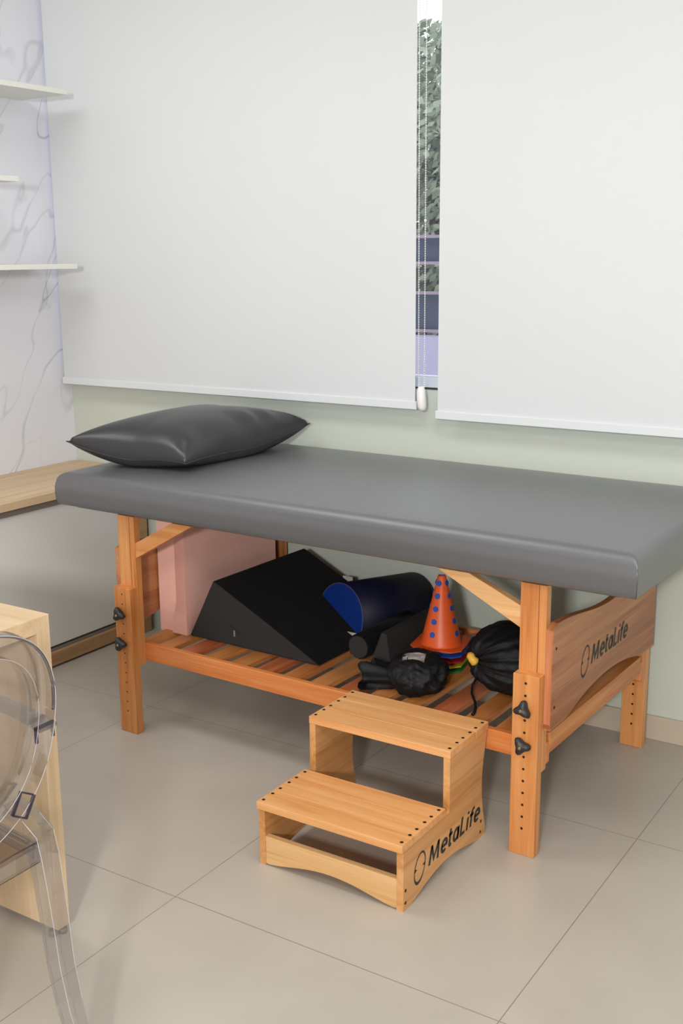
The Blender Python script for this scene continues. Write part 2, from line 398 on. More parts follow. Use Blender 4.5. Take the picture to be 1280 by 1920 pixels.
def logo_bm(X, y0, y1, z0, h, oh=1.5, ow=.18):
    """round mark and lettering on a face looking towards +x, reading along +y"""
    L_ = y1-y0
    bm = text_bm(L_*(1-ow-.03), h)
    for v in bm.verts: v.co = Vector((v.co.x+L_*(ow+.03), v.co.y, 0))
    # the mark: a slanted ring with two short hooks
    cx, cyy, a, b = L_*ow*.5, h*.38, L_*ow*.40, h*oh*.5
    n = 44; ri = []; ro = []
    for i in range(n):
        t = 2*PI*i/n; wdt = .0016+.0022*max(0, -math.sin(t))**3+.0008*max(0, math.sin(t))
        for lst, k in ((ro, 1), (ri, -1)):
            x = (a+k*wdt)*math.cos(t); y = (b+k*wdt)*math.sin(t)
            lst.append(bm.verts.new((cx+x+.22*y, cyy+y, 0)))
    for i in range(n): bm.faces.new((ri[i], ro[i], ro[(i+1) % n], ri[(i+1) % n]))
    for s in (-1, 1):
        px, py = cx+s*a*1.0, cyy
        vs = [bm.verts.new((px, py-h*.10, 0)), bm.verts.new((px-s*a*.5, py+h*.02, 0)), bm.verts.new((px, py+h*.12, 0))]
        bm.faces.new(vs)
    for v in bm.verts: v.co = Vector((X, y0+v.co.x, z0+v.co.y))
    for f in bm.faces: f.normal_update()
    for f in list(bm.faces):
        if f.normal.x < 0: f.normal_flip()
    return bm

# ------------------------------------------------------------------ room shell
YW, XM, ZC = .829, -.994, 2.78
bm = B(); box(bm, -1.3, 4.3, -4.4, 1.05, -.1, 0); struct('floor', bm, floorm)
bm = B(); box(bm, -1.3, 4.3, -4.4, 1.05, ZC, ZC+.1); struct('ceiling', bm, whitepaint)
WX0, WX1, WZ0, WZ1 = -.95, 2.7, 1.045, 2.60
bm = B()
box(bm, XM-.2, WX0, YW, YW+.16, 0, ZC); box(bm, WX1, 4.3, YW, YW+.16, 0, ZC)
box(bm, WX0, WX1, YW, YW+.16, 0, WZ0); box(bm, WX0, WX1, YW, YW+.16, WZ1, ZC)
struct('wall_back', bm, wallpaint)
bm = B(); box(bm, XM-.2, XM, -4.4, YW, 0, ZC); struct('wall_left', bm, marblem)
bm = B(); box(bm, 4.1, 4.3, -4.4, YW, 0, ZC); struct('wall_right', bm, whitepaint)
bm = B(); box(bm, XM, 4.1, -4.4, -4.2, 0, ZC); struct('wall_front', bm, whitepaint)
bm = B(); box(bm, -.55, 4.1, YW-.012, YW, 0, .078, .002); struct('baseboard_back', bm, skirtm)
# window behind the blinds
bm = B()
fy0, fy1 = YW+.03, YW+.10
box(bm, WX0, WX1, fy0, fy1, 1.052, 1.085); box(bm, WX0, WX1, fy0, fy1, WZ1-.04, WZ1)
for x in (WX0, -.02, 1.16, WX1-.04): box(bm, x, x+.04, fy0, fy1, 1.085, WZ1-.04)
win = struct('window_1', bm, alum)
bm = B()
for x0, x1 in ((WX0+.04, -.02), (.02, 1.16), (1.20, WX1-.04)): box(bm, x0, x1, fy0+.03, fy0+.036, 1.085, WZ1-.04)
struct('glass_pane', bm, glass, win)
bm = B(); box(bm, WX0, WX1, fy0, fy1, 1.0455, 1.052); struct('window_track', bm, plain('dark_track', srgb(58, 48, 46), .5), win)

# ------------------------------------------------------------------ roller blinds
def blind(x0, x1, zb, label):
    t = thing('roller_blind', label, 'blind', ((x0+x1)/2, .769, zb), group=None)
    bm = B()
    box(bm, x0+.004, x1-.004, .7686, .7694, zb+.024, 2.60)
    obj('blind_fabric', bm, blindm, t)
    bm = B(); box(bm, x0-.003, x1+.003, .7635, .7725, zb, zb+.027, .002); obj('hem_bar', bm, hembar, t)
    bm = B(); cyl(bm, (x0, .79, 2.62), (x1, .79, 2.62), .024); obj('roller_tube', bm, hembar, t)
    return t
blind(-.976, .648, .988, 'wide white roller blind on the left, above the black pillow')
blind(.7236, 2.10, .963, 'white roller blind on the right of the narrow window gap')
t = thing('blind_chain', 'white beaded blind chain with pull weight hanging in the gap between the blinds', 'chain', (.672, .758, .986))
for x0, x1 in ((.6555, .6625), (.6820, .6835)):
    bm = B(); z = 1.05
    while z < 2.6:
        x = x1+(x0-x1)*(z-1.05)/1.5
        bmesh.ops.create_icosphere(bm, subdivisions=1, radius=.0024, matrix=Matrix.Translation((x, .758, z))); z += .0074
    tube(bm, [(x1, .758, 1.045), (x0+(x1-x0)*.0, .758, 2.60)], .0008, 5)
    obj('bead_strand', bm, chainm, t, smooth=True)
bm = B(); bmesh.ops.create_icosphere(bm, subdivisions=2, radius=.0045, matrix=Matrix.Translation((.6829, .758, 1.588))); obj('chain_connector', bm, chainm, t, smooth=True)
bm = B(); tube(bm, [(.6705, .758, 1.066), (.6715, .758, 1.062), (.672, .758, 1.05), (.674, .758, 1.02), (.676, .758, 1.0), (.677, .758, .990), (.677, .758, .987)], [.006, .011, .0145, .0155, .0145, .011, .005], 16)
obj('pull_weight', bm, chainm, t, smooth=True)

# ------------------------------------------------------------------ outside the window
bm = B(); box(bm, -12, 6, 1.2, 16, -.35, -.3); struct('ground_outside', bm, plain('outside_ground', srgb(120, 120, 104), .9, vary=.1))
bm = B(); box(bm, -5, 3, 3.0, 3.15, -.3, 1.045); 
t = single('garden_wall', bm, plain('lavender_render', srgb(178, 168, 190), .8), 'pale lavender rendered garden wall seen through the narrow gap between the blinds', 'wall', (-1, 3.07, -.3))
t = thing('rail_fence', 'fence of thin pinkish horizontal rails standing on the garden wall outside', 'fence', (-1, 3.07, 1.045))
rm = plain('rail_paint', srgb(150, 128, 140), .6); pm = plain('post_paint', srgb(52, 56, 74), .6)
for z in (1.075, 1.28, 1.44, 1.58):
    bm = B(); box(bm, -5, 3, 3.06, 3.08, z-.008, z+.008); obj('rail', bm, rm, t)
for x in (-4.6, -3.4, -2.2, -1.0, .2, 1.4, 2.6):
    bm = B(); box(bm, x-.02, x+.02, 3.05, 3.09, 1.045, 1.62); obj('post', bm, pm, t)
bm = B(); box(bm, -5, 3, 3.10, 3.12, 1.075, 1.28); obj('fence_board', bm, pm, t)
bm = B(); box(bm, -5, 3, 3.10, 3.12, 1.44, 1.575); obj('fence_board', bm, pm, t)
leafm = plain('tree_leaves', srgb(128, 134, 108), .6, vary=.35, vscale=2.5)
trunkm = plain('tree_bark', srgb(70, 58, 48), .9)
def tree(x, y, h, r, label, n=15000):
    t = thing('garden_tree', label, 'tree', (x, y, -.3), group=None)
    bm = B()
    for i in range(n):
        while True:
            p = Vector((random.uniform(-1, 1), random.uniform(-1, 1), random.uniform(-1, 1)))
            if .3 < p.length < 1: break
        p = Vector((p.x*r, p.y*r, p.z*h*.5))+Vector((x, y, h*.5-.1)); s = random.uniform(.028, .055)
        q = Vector((random.gauss(0, 1), random.gauss(0, 1), random.gauss(0, 1))).normalized(); u = q.orthogonal().normalized()*s; w = q.cross(u)*.5
        a = [bm.verts.new(p-u), bm.verts.new(p-w), bm.verts.new(p+u), bm.verts.new(p+w)]; bm.faces.new(a)
    obj('foliage', bm, leafm, t)
    bm = B(); tube(bm, [(x, y, -.3), (x+.05, y, h*.3), (x, y+.05, h*.7)], [.12, .09, .05]); obj('trunk', bm, trunkm, t)
tree(-1.9, 5.6, 3.3, 1.1, 'leafy green tree nearest outside, seen through the gap between the blinds')
tree(-3.2, 8.2, 3.85, 1.5, 'darker leafy tree standing farther behind the nearest garden tree', 24000)

# ------------------------------------------------------------------ wall shelves on the marble
t = thing('wall_shelf', 'topmost white shelf on the marble wall', 'shelf', (XM, .1, 2.062))
bm = B(); box(bm, XM, -.745, -1.2, .655, 2.062, 2.08, .0012); obj('shelf_board', bm, shelfwhite, t)
t = thing('wall_shelf', 'short middle white shelf on the marble wall', 'shelf', (XM, 0, 1.746))
bm = B(); box(bm, XM, -.745, -1.2, .40, 1.746, 1.764, .0012); obj('shelf_board', bm, shelfwhite, t)
t = thing('wall_shelf', 'lowest white shelf on the marble wall, above the wooden sideboard top', 'shelf', (XM, .1, 1.443))
bm = B(); box(bm, XM, -.745, -1.2, .655, 1.443, 1.461, .0012); obj('shelf_board', bm, shelfwhite, t)
bm = B(); box(bm, XM, -.85, .262, .28, 1.30, 1.443, .001); obj('support_panel', bm, recess, t)

# ------------------------------------------------------------------ low sideboard under the shelves
t = thing('sideboard', 'low sideboard with oak top and pale glossy grey front behind the treatment table', 'sideboard', (-.8, 0, 0))
bm = B(); box(bm, XM, -.57, -1.4, .822, .637, .666, .0015); obj('top_board', bm, oak[1], t)
bm = B(); box(bm, XM+.01, -.60, -1.4, .822, .609, .637); obj('recess_strip', bm, recess, t)
bm = B(); box(bm, XM+.01, -.618, -1.4, .745, .078, .609, .001); obj('glass_front', bm, glossgrey, t)
bm = B(); box(bm, XM+.01, -.6165, -1.4, .745, .072, .079); obj('gasket', bm, darkgrey, t)
bm = B(); box(bm, XM+.01, -.612, -1.4, .745, .062, .072); obj('track', bm, recess, t)
bm = B(); box(bm, XM+.01, -.604, -1.4, .745, .006, .062, .006, 3); obj('bottom_rail', bm, oakd, t)
bm = B(); box(bm, XM+.01, -.59, .745, .80, 0, .609, .004); obj('end_post', bm, oakd, t)

# ------------------------------------------------------------------ treatment table (own frame, turned slightly)
LW, LX = .0695, 1.371
t = thing('treatment_table', 'wooden treatment table with grey padded top and slatted lower shelf', 'table', (.72, .4, 0), table=True)
TAB = t
def padded(bm, x0, x1, y0, y1, z0, z1, r, bulge):
    """upholstered slab: rolled top edges that meet in a mitred crease at each corner"""
    e = [0, .015, .06, .14, .26, .42, .62, .82, 1]
    def grid(a, b, n): return [a+r*t for t in e]+[a+r+(b-a-2*r)*i/n for i in range(1, n)]+[b-r*t for t in e[::-1]]
    xs, ys = grid(x0, x1, 44), grid(y0, y1, 20)
    zs = [z0, z0+.003]+[z0+.003+(z1-r-z0-.003)*i/5 for i in range(1, 6)]
    def side(z): return .0045*math.sin(PI*min(1, (z-z0)/(z1-z0)))
    V = {}
    for i, x in enumerate(xs):
        for j, y in enumerate(ys):
            d = min(x-x0, x1-x, y-y0, y1-y); q = max(0, r-d)
            u = 2*(x-x0)/(x1-x0)-1; v = 2*(y-y0)/(y1-y0)-1
            z = z1-r+math.sqrt(max(0, r*r-q*q))+bulge*(1-abs(u)**10)*(1-abs(v)**4)+.0012*noise.noise(Vector((x*3, y*3, 0)))*(d > r)
            V[i, j, 't'] = bm.verts.new((x, y, z))
    nx, ny = len(xs), len(ys)
    rim = [(i, 0) for i in range(nx)]+[(nx-1, j) for j in range(1, ny)]+[(i, ny-1) for i in range(nx-2, -1, -1)]+[(0, j) for j in range(ny-2, 0, -1)]
    for i in range(nx-1):
        for j in range(ny-1): bm.faces.new((V[i, j, 't'], V[i+1, j, 't'], V[i+1, j+1, 't'], V[i, j+1, 't'])).smooth = True
    rows = []
    for k, z in enumerate(zs[:-1]):
        row = []
        for i, j in rim:
            x, y = xs[i], ys[j]; s_ = side(z)*(1 if k else .4)
            if i == 0: x -= s_*.6
            if i == nx-1: x += s_*.6
            if j == 0: y -= s_
            if j == ny-1: y += s_
            if k == 0: x += .002*(1 if i == 0 else -1 if i == nx-1 else 0); y += .002*(1 if j == 0 else -1 if j == ny-1 else 0)
            row.append(bm.verts.new((x, y, z)))
        rows.append(row)
    rows.append([V[i, j, 't'] for i, j in rim]); m = len(rim)
    for A_, D_ in zip(rows, rows[1:]):
        for k in range(m): bm.faces.new((A_[k], A_[(k+1) % m], D_[(k+1) % m], D_[k])).smooth = True
    bm.faces.new(list(reversed(rows[0])))
    bm.normal_update()
    for c in (0, nx-1, nx+ny-2, 2*nx+ny-3):
        for A_, D_ in zip(rows[:-1], rows[1:]):
            ed = bm.edges.get((A_[c % m], D_[c % m]))
            if ed: ed.smooth = False
bm = B(); padded(bm, -.2295, 1.6705, -.003, .837, .719, .820, .030, .013)
matt = obj('padded_top', bm, leather, t)
for sx, px in ((1, 1.6705), (-1, -.2295)):
    bm = B(); tube(bm, [(px+sx*.0002, -.0035, .722), (px+sx*.0022, -.0068, .755), (px+sx*.0018, -.006, .775), (px, -.0032, .790)], .0011, 6)
    obj('corner_seam', bm, seamm, matt)
bm = B(); box(bm, -.18, 1.62, .034, .80, .706, .722, .002); obj('base_board', bm, plain('underside_board', srgb(92, 70, 58), .7), t)
YB = .8065
groove = plain('groove_line', srgb(150, 82, 40), .6)
def upper_leg(x0, front, bottom=.222):
    bm = B()
    y0, y1 = (.031, .056) if front else (YB-.056, YB-.031)
    box(bm, x0, x0+LW, y0, y1, bottom, .7055, .0012)
    yy = y0-.0004 if front else y0-.0004
    box(bm, x0+.048, x0+.0502, yy, y0+.001, bottom+.002, .7045, 0, 2, 1)
    return bm
for x0 in (0, LX):
    for fr in (1, 0):
        obj('leg', upper_leg(x0, fr), [pine[2], groove], t)
def knob(x, z, y, ang, par, sgn=-1):
    bm = B(); n = 48; r0 = []; r1 = []; r2 = []
    for i in range(n):
        a = 2*PI*i/n; r = .0192+.0058*math.cos(3*(a-ang))+.0008*math.cos(6*(a-ang)); ca, sa = math.cos(a), math.sin(a)
        r0.append(bm.verts.new((x+r*ca*.9, y+sgn*.006, z+r*sa*.9)))
        r1.append(bm.verts.new((x+r*ca, y+sgn*.015, z+r*sa)))
        r2.append(bm.verts.new((x+r*ca*.72, y+sgn*.024, z+r*sa*.72)))
    for A, D in ((r0, r1), (r1, r2)):
        for i in range(n): bm.faces.new((A[i], A[(i+1) % n], D[(i+1) % n], D[i]))
    bm.faces.new(r2); bm.faces.new(list(reversed(r0)))
    cyl(bm, (x, y, z), (x, y+sgn*.008, z), .010, n=20)
    bmesh.ops.recalc_face_normals(bm, faces=bm.faces[:])
    k = obj('star_knob', bm, knob_black, par, smooth=True)
    bm = B(); cyl(bm, (x, y+sgn*.022, z), (x, y+sgn*.0262, z), .0042, .0035, n=14); obj('bolt_end', bm, brass, k)
for x0, fr, angs in ((0, 1, (-.17, .09)), (LX, 1, (1.40, .09)), (0, 0, (.2, .9)), (LX, 0, (.4, 1.2))):
    bm = B(); y0, y1 = (0, .031) if fr else (YB-.031, YB)
    box(bm, x0, x0+LW, y0, y1, 0, .4815, .0015)
    for k in range(13):
        z = .0731+.0323*k
        disc(bm, (x0+.0345, y0, z), .0034 if x0 else .0022, (0, -1, 0), 1)
    ext = obj('leg_extension', bm, [pine[2], hole_dark], t)
    for z, a in zip((.396, .2990), angs):
        if fr: knob(x0+(.0335 if x0 else .028), z, y0, a, ext)
        else: knob(x0+.034, z, y1, a, ext, 1)
# curved end panels
def end_outline():
    pts = []; y0, y1 = .031, YB-.031; n = 26; L_ = y1-y0
    tp = []; bt = []
    for i in range(n+1):
        s = i/n; y = y0+L_*s; e = abs(2*s-1)
        dip = .5*(1+math.cos(PI*min(1, max(0, (e-.0)/.93))))
        z = .608-.034*dip
        if e > .95: z -= .012*((e-.95)/.05)**2
        tp.append((y, z))
        k = max(0, 1-(e/.72)**2); bt.append((y, .336+.040*k))
    return tp+bt[::-1]
for X0, X1 in ((-.018, 0), (LX+LW, LX+LW+.019)):
    bm = B(); prism(bm, end_outline(), 0, X0, X1, .0012)
    ep = obj('end_panel', bm, panelw, t)
    if X0 > 1:
        obj('printed_logo', logo_bm(X1+.0006, .212, .545, .434, .052), ink, ep)
        bm = B(); prism(bm, [(X0+.001, .352), (X1-.001, .352), (X1-.001, .59), (X0+.001, .59)], 1, .0296, .0312); obj('edge_band', bm, redw[2], ep)
        for z in (.545, .392):
            bm = B(); disc(bm, (X1, .052, z), .004, (1, 0, 0), 0); obj('screw_cap', bm, hole_dark, ep)
# rails under the shelf
for y0, y1 in ((.056, .076), (YB-.076, YB-.056)):
    bm = B(); box(bm, .0, LX+LW, y0, y1, .234, .291, .002)
    box(bm, .075, LX-.004, y0-.0003, y0+.001, .2625, .2638, 0, 2, 1)
    obj('side_rail', bm, [wood('rail_pine', 0, srgb(184, 98, 46), srgb(206, 122, 62), srgb(218, 142, 84)), redw[0]], t)
for x0, x1 in ((.028, .058), (LX+LW-.048, LX+LW-.0)):
    bm = B(); box(bm, x0, x1, .076, YB-.076, .256, .3115 if x0 > 1 else .291, .002); obj('end_rail', bm, pine[1], t)
slat_a = wood('slat_pine', 1, srgb(150, 84, 38), srgb(182, 112, 56), srgb(200, 134, 76)); slat_b = wood('slat_red_pine', 1, srgb(146, 72, 40), srgb(178, 96, 56), srgb(196, 120, 76))
for k in range(13):
    bm = B(); x = .0975+.0987*k; w_ = .060
    if k == 12: w_ = .05
    box(bm, x, x+w_, .076, YB-.076, .268, .284, .0015); obj('slat', bm, (slat_a, slat_b, slat_a)[k % 3], t)
# braces
for y0, y1 in ((.034, .058), (YB-.058, YB-.034)):
    bm = B(); prism(bm, [(LX+.001, .587), (LX+.001, .643), (1.225, .705), (1.135, .705)], 1, y0, y1, .001); obj('brace', bm, wood('brace_pale', 0, srgb(190, 134, 84), srgb(216, 166, 112), srgb(230, 186, 134)), t)
    bm = B(); prism(bm, [(LW-.001, .573), (.305, .705), (.225, .705), (LW-.001, .622)], 1, y0, y1, .001); obj('brace', bm, pine[0], t)

# ------------------------------------------------------------------ black pillow on the table head
def pillow():
    bm = B(); n = 56
    # corners in the table frame: near-left, near-right, far-right, far-left
    c00, c10, c11, c01 = Vector((-.235, .055)), Vector((.172, .165)), Vector((.205, .775)), Vector((-.20, .72))
    zc = (.912, .860, .912, .945)
    H = .108
    top = {}; bot = {}
    for i in range(n+1):
        for j in range(n+1):
            u = i/n; v = j/n; U_ = 2*u-1; V_ = 2*v-1
            # edges drawn in towards the middle
            pin = .045
            uu_ = .5+(u-.5)*(1-pin*2*(1-V_*V_)*abs(U_)**3); vv_ = .5+(v-.5)*(1-pin*1.6*(1-U_*U_)*abs(V_)**3)
            p = c00*(1-uu_)*(1-vv_)+c10*uu_*(1-vv_)+c11*uu_*vv_+c01*(1-uu_)*vv_
            e = max(abs(U_), abs(V_))
            zr = (zc[0]*(1-u)*(1-v)+zc[1]*u*(1-v)+zc[2]*u*v+zc[3]*(1-u)*v)
            flat = .862+.004*V_
            k = (abs(U_)*abs(V_))**1.3
            zr = flat*(1-k)+zr*k
            prof = ((1-abs(U_)**2.4)*(1-abs(V_)**2.2))**.42
            # folds running in from the right edge and from the corners
            fold = .0085*math.sin(v*30+4*u+1.5*math.sin(v*9))*max(0, (U_-.45)/.55)**1.2*(1-abs(V_)**4)*prof*1.6
            fold += .0035*noise.noise(Vector((u*3, v*3, 1)))*prof
            d00 = math.hypot(u-1, v-0)
            fold += .007*math.sin(math.atan2(v, 1-u)*9)*math.exp(-(d00/.2)**2)*prof**.5
            hi = zr+H*1.2*prof+fold
            lo = max(.8345, zr-H*.5*prof)
            if i in (0, n) or j in (0, n):
                vtx = bm.verts.new((p.x, p.y, zr)); top[i, j] = bot[i, j] = vtx
            else:
                top[i, j] = bm.verts.new((p.x, p.y, hi)); bot[i, j] = bm.verts.new((p.x, p.y, lo))
    for i in range(n):
        for j in range(n):
            bm.faces.new((top[i, j], top[i+1, j], top[i+1, j+1], top[i, j+1]))
            q = (bot[i, j], bot[i, j+1], bot[i+1, j+1], bot[i+1, j])
            try: bm.faces.new(q)
            except ValueError: pass
    edge = [top[i, 0].co.copy() for i in range(n+1)]+[top[n, j].co.copy() for j in range(1, n+1)]+[top[i, n].co.copy() for i in range(n-1, -1, -1)]+[top[0, j].co.copy() for j in range(n-1, 0, -1)]
    return bm, edge
t = thing('pillow', 'black leatherette pillow lying on the grey padded table top', 'pillow', (-.02, .42, .8345), table=True)
bm, edge = pillow()
p = obj('pillow_cover', bm, blackleather, t, smooth=True)
bm = B(); tube(bm, edge, .0016, 6, closed=True); obj('edge_seam', bm, blackleather, p)

# ------------------------------------------------------------------ things on the slatted shelf
ZS = .2845
t = thing('paper_bag', 'tall pink paper bag standing at the left end of the slatted shelf', 'bag', (.07, .42, ZS), table=True)
def bag():
    bm = B(); x0, x1, y0, y1, z1 = .006, .121, .195, .67, .695
    n = 12
    ring = [(x0, y0), ((x0+x1)/2-.003, y0+.020), (x1, y0), (x1+.002, (y0+y1)/2), (x1, y1), ((x0+x1)/2, y1-.02), (x0, y1), (x0-.001, (y0+y1)/2)]
    rows = []
    for k in range(n+1):
        f = k/n; z = ZS+(z1-ZS)*f; row = []
        for i, (x, y) in enumerate(ring):
            if i == 1: y = y0+.020*min(1, max(0, (f-.10)/.12))
            if i == 5: y = y1-.02*min(1, f*3)
            if i == 3: x += .003*math.sin(f*9)
            row.append(bm.verts.new((x, y, z)))
        rows.append(row)
    for k in range(n):
        for i in range(8): bm.faces.new((rows[k][i], rows[k][(i+1) % 8], rows[k+1][(i+1) % 8], rows[k+1][i]))
    bm.faces.new(list(reversed(rows[0])))
    bmesh.ops.recalc_face_normals(bm, faces=bm.faces[:])
    bmesh.ops.solidify(bm, geom=bm.faces[:], thickness=.0008)
    return bm
obj('bag_body', bag(), pink, t)
t = thing('wedge_cushion', 'large black foam wedge cushion on the slatted shelf in front of the pink bag', 'cushion', (.42, .44, ZS), table=True)
def wedge():
    bm = B(); pts = [(.128, ZS+.001), (.236, .488), (.645, ZS+.001)]
    out = []
    for i, p_ in enumerate(pts):
        a = Vector(pts[i-1]); b_ = Vector(pts[(i+1) % 3]); p2 = Vector(p_)
        da = (a-p2).normalized(); db = (b_-p2).normalized(); r = .007
        out += [p2+da*r, p2+(da+db)*r*.28, p2+db*r]
    prism(bm, out, 1, .20, .684, .003)
    return bm
bm = wedge()
for f in bm.faces:
    f.normal_update()
    if f.normal.y < -.9: f.material_index = 1
w = obj('wedge_body', bm, [blackfab, foamfab], t)
bm = B(); tube(bm, [(.30, .1985, .352), (.335, .1975, .335), (.36, .1985, .322)], .0015, 6); 
tube(bm, [(.24, .198, .486), (.44, .198, .389), (.64, .198, .289)], .0013, 6); obj('piping', bm, foamfab, w)
bm = B(); box(bm, .315, .321, .1965, .199, .318, .338, .0005); obj('zip_pull', bm, plain('zip_grey', srgb(128, 126, 128), .4), w)
bm = B(); box(bm, .40, .44, .684, .6855, .395, .412); obj('care_tag', bm, white_tag, w)

# blue half roll resting on the wedge slope
def half_roll(A, d, L_, R, nrm, side):
    """D-shaped roll, flat face down on a slope"""
    bm = B(); n = 30; A = Vector(A); d = Vector(d).normalized(); nrm = Vector(nrm).normalized(); side = d.cross(nrm).normalized()
    prof = [(math.cos(PI*k/n)*R, math.sin(PI*k/n)*R) for k in range(n+1)]
    K = [(0, .0), (.0, 1), (1, 1)]
    ra = [bm.verts.new(A+side*x+nrm*y) for x, y in prof]; rb = [bm.verts.new(A+d*L_+side*x+nrm*y) for x, y in prof]
    for k in range(n):
        f = bm.faces.new((ra[k], ra[k+1], rb[k+1], rb[k])); f.smooth = True
    f = bm.faces.new((ra[n], ra[0], rb[0], rb[n]))
    fa = bm.faces.new(ra); fb = bm.faces.new(list(reversed(rb))); fa.material_index = fb.material_index = 1
    bmesh.ops.recalc_face_normals(bm, faces=bm.faces[:])
    bm2 = B(); tube(bm2, [A+side*x+nrm*y-d*.0005 for x, y in prof], .002, 6)
    return bm, bm2, side
A = Vector((.531, .478, .3475)); nn = Vector((.4436, 0, .896)); dd = Vector((.27, .95, -.075)); 
t = thing('half_roll_cushion', 'navy half-round bolster with royal blue end resting on the black wedge', 'cushion', A, table=True)
bm, bm2, side = half_roll(A, dd, .32, .106, nn, None)
hb = obj('bolster_body', bm, [navy, blue], t); obj('end_piping', bm2, piping, hb)
bm = B(); q = A+side*(.098)*(1 if (A+side*.09).x > A.x else -1)+Vector((0, -.003, 0))
box(bm, q.x-.030, q.x+.014, q.y-.012, q.y-.0108, q.z-.014, q.z+.010)
obj('care_tag', bm, white_tag, hb)

t = thing('roll_cushion', 'slim black foam roll on the slats to the right of the wedge cushion', 'cushion', (.70, .32, ZS), table=True)
bm = B(); cyl(bm, (.708, .315, ZS+.040), (.716, .60, ZS+.040), .0395, n=36); bmesh.ops.bevel(bm, geom=[e for e in bm.edges if len(e.link_faces) == 2 and not (e.link_faces[0].smooth and e.link_faces[1].smooth)], offset=.004, segments=2, affect='EDGES')
obj('roll_body', bm, [blackfab], t)
bm = B(); cyl(bm, (.7079, .312, ZS+.040), (.708, .3155, ZS+.040), .0345, n=30, smooth=False); obj('end_disc', bm, foamfab, t)

bm = B(); prism(bm, [(.762, ZS+.001), (.806, .396), (.824, .394), (.842, ZS+.001)], 1, .285, .60, .005)
for v in bm.verts: v.co.x += (v.co.y-.28)*-.02+.006*noise.noise(v.co*14)
single('small_wedge_cushion', bm, foamfab, 'small charcoal wedge cushion between the slim black roll and the stacked cones', 'cushion', (.84, .42, ZS), table=True)

# stacked training cones
def cone(z, matm, name_label, dots=False, h=.226):
    cx, cyy = .932, .425
    t = thing('training_cone', name_label, 'cone', (cx, cyy, z), table=True, group='stacked training cones')
    bm = B(); n = 40
    prof = [(.067, 0), (.0625, .004), (.060, .010), (.0125, h-.003), (.0105, h), (.0085, h), (.0105, h-.004), (.056, .010), (.060, 0)]
    rings = [[bm.verts.new((cx+r*math.cos(2*PI*k/n), cyy+r*math.sin(2*PI*k/n), z+zz)) for k in range(n)] for r, zz in prof]
    for a, b_ in zip(rings, rings[1:]+rings[:1]):
        for k in range(n):
            f = bm.faces.new((a[k], a[(k+1) % n], b_[(k+1) % n], b_[k])); f.smooth = True
    if dots:
        for az in (-91, -2, 89, 179):
            for k in range(5):
                zz = .040+.0375*k; f_ = (zz-.010)/(h-.013); r = .060+(.0125-.060)*f_; a = math.radians(az)
                c = Vector((cx+r*math.cos(a), cyy+r*math.sin(a), z+zz)); disc(bm, c, .0088, (math.cos(a), math.sin(a), .21), 1, 16, .0009)
    b = obj('cone_body', bm, [matm, cblue], t)
    bm = B(); a_, c2 = .079, .024
    pts = [(-a_+c2, -a_), (a_-c2, -a_), (a_, -a_+c2), (a_, a_-c2), (a_-c2, a_), (-a_+c2, a_), (-a_, a_-c2), (-a_, -a_+c2)]
    rot = math.radians(12)
    o_ = [bm.verts.new((cx+x*math.cos(rot)-y*math.sin(rot), cyy+x*math.sin(rot)+y*math.cos(rot), z)) for x, y in pts]
    o2 = [bm.verts.new((v.co.x, v.co.y, z+.0035)) for v in o_]
    i_ = [bm.verts.new((cx+.0615*math.cos(2*PI*k/32), cyy+.0615*math.sin(2*PI*k/32), z+.0035)) for k in range(32)]
    i0 = [bm.verts.new((v.co.x, v.co.y, z)) for v in i_]
    for k in range(8): bm.faces.new((o_[k], o_[(k+1) % 8], o2[(k+1) % 8], o2[k]))
    for ring_o, ring_i in ((o2, i_), (o_, i0)):
        es = []
        for rr_ in (ring_o, ring_i):
            for k in range(len(rr_)):
                e = bm.edges.get((rr_[k], rr_[(k+1) % len(rr_)])) or bm.edges.new((rr_[k], rr_[(k+1) % len(rr_)])); es.append(e)
        bmesh.ops.triangle_fill(bm, edges=es, use_beauty=True)
    bmesh.ops.recalc_face_normals(bm, faces=bm.faces[:])
    obj('base_flange', bm, matm, t)
cone(ZS+.001, cgrn, 'green training cone, lowest of the stack under the orange one')
cone(ZS+.016, cyel, 'yellow training cone in the stack, just above the green one')
cone(ZS+.031, cred, 'red training cone in the stack, below the blue rim')
cone(ZS+.047, cblue, 'blue training cone directly under the orange one, only its rim showing')
cone(ZS+.063, orange, 'orange training cone with blue dots on top of the stack', True, .212)

# big black drawstring bag
def blob(bm, c, rad, axis, fn, nu=72, nv=40):
    """soft closed sack; axis points at its gathered mouth, fn(theta, phi) scales the radius"""
    c = Vector(c); a = Vector(axis).normalized(); u = a.cross(Vector((0, 0, 1))).normalized(); w = u.cross(a)
    rows = []
    for j in range(nv+1):
        th = PI*j/nv
        row = []
        for i in range(nu):
            ph = 2*PI*i/nu; d = a*math.cos(th)+(u*math.cos(ph)+w*math.sin(ph))*math.sin(th)
            s = fn(th, ph); p_ = Vector((d.x*rad[0], d.y*rad[1], d.z*rad[2]))*s+c
            if p_.z < ZS+.0015: p_.z = ZS+.0015
            row.append(bm.verts.new(p_))
        rows.append(row)
    for j in range(nv):
        for i in range(nu):
            bm.faces.new((rows[j][i], rows[j+1][i], rows[j+1][(i+1) % nu], rows[j][(i+1) % nu]))
    bmesh.ops.remove_doubles(bm, verts=bm.verts, dist=.0004)
    bmesh.ops.recalc_face_normals(bm, faces=bm.faces[:])
t = thing('drawstring_bag', 'big round black drawstring bag with a yellow toggle beside the right front leg', 'bag', (1.205, .36, ZS), table=True)
def ridge(v): return 1-abs(noise.noise(v))*2
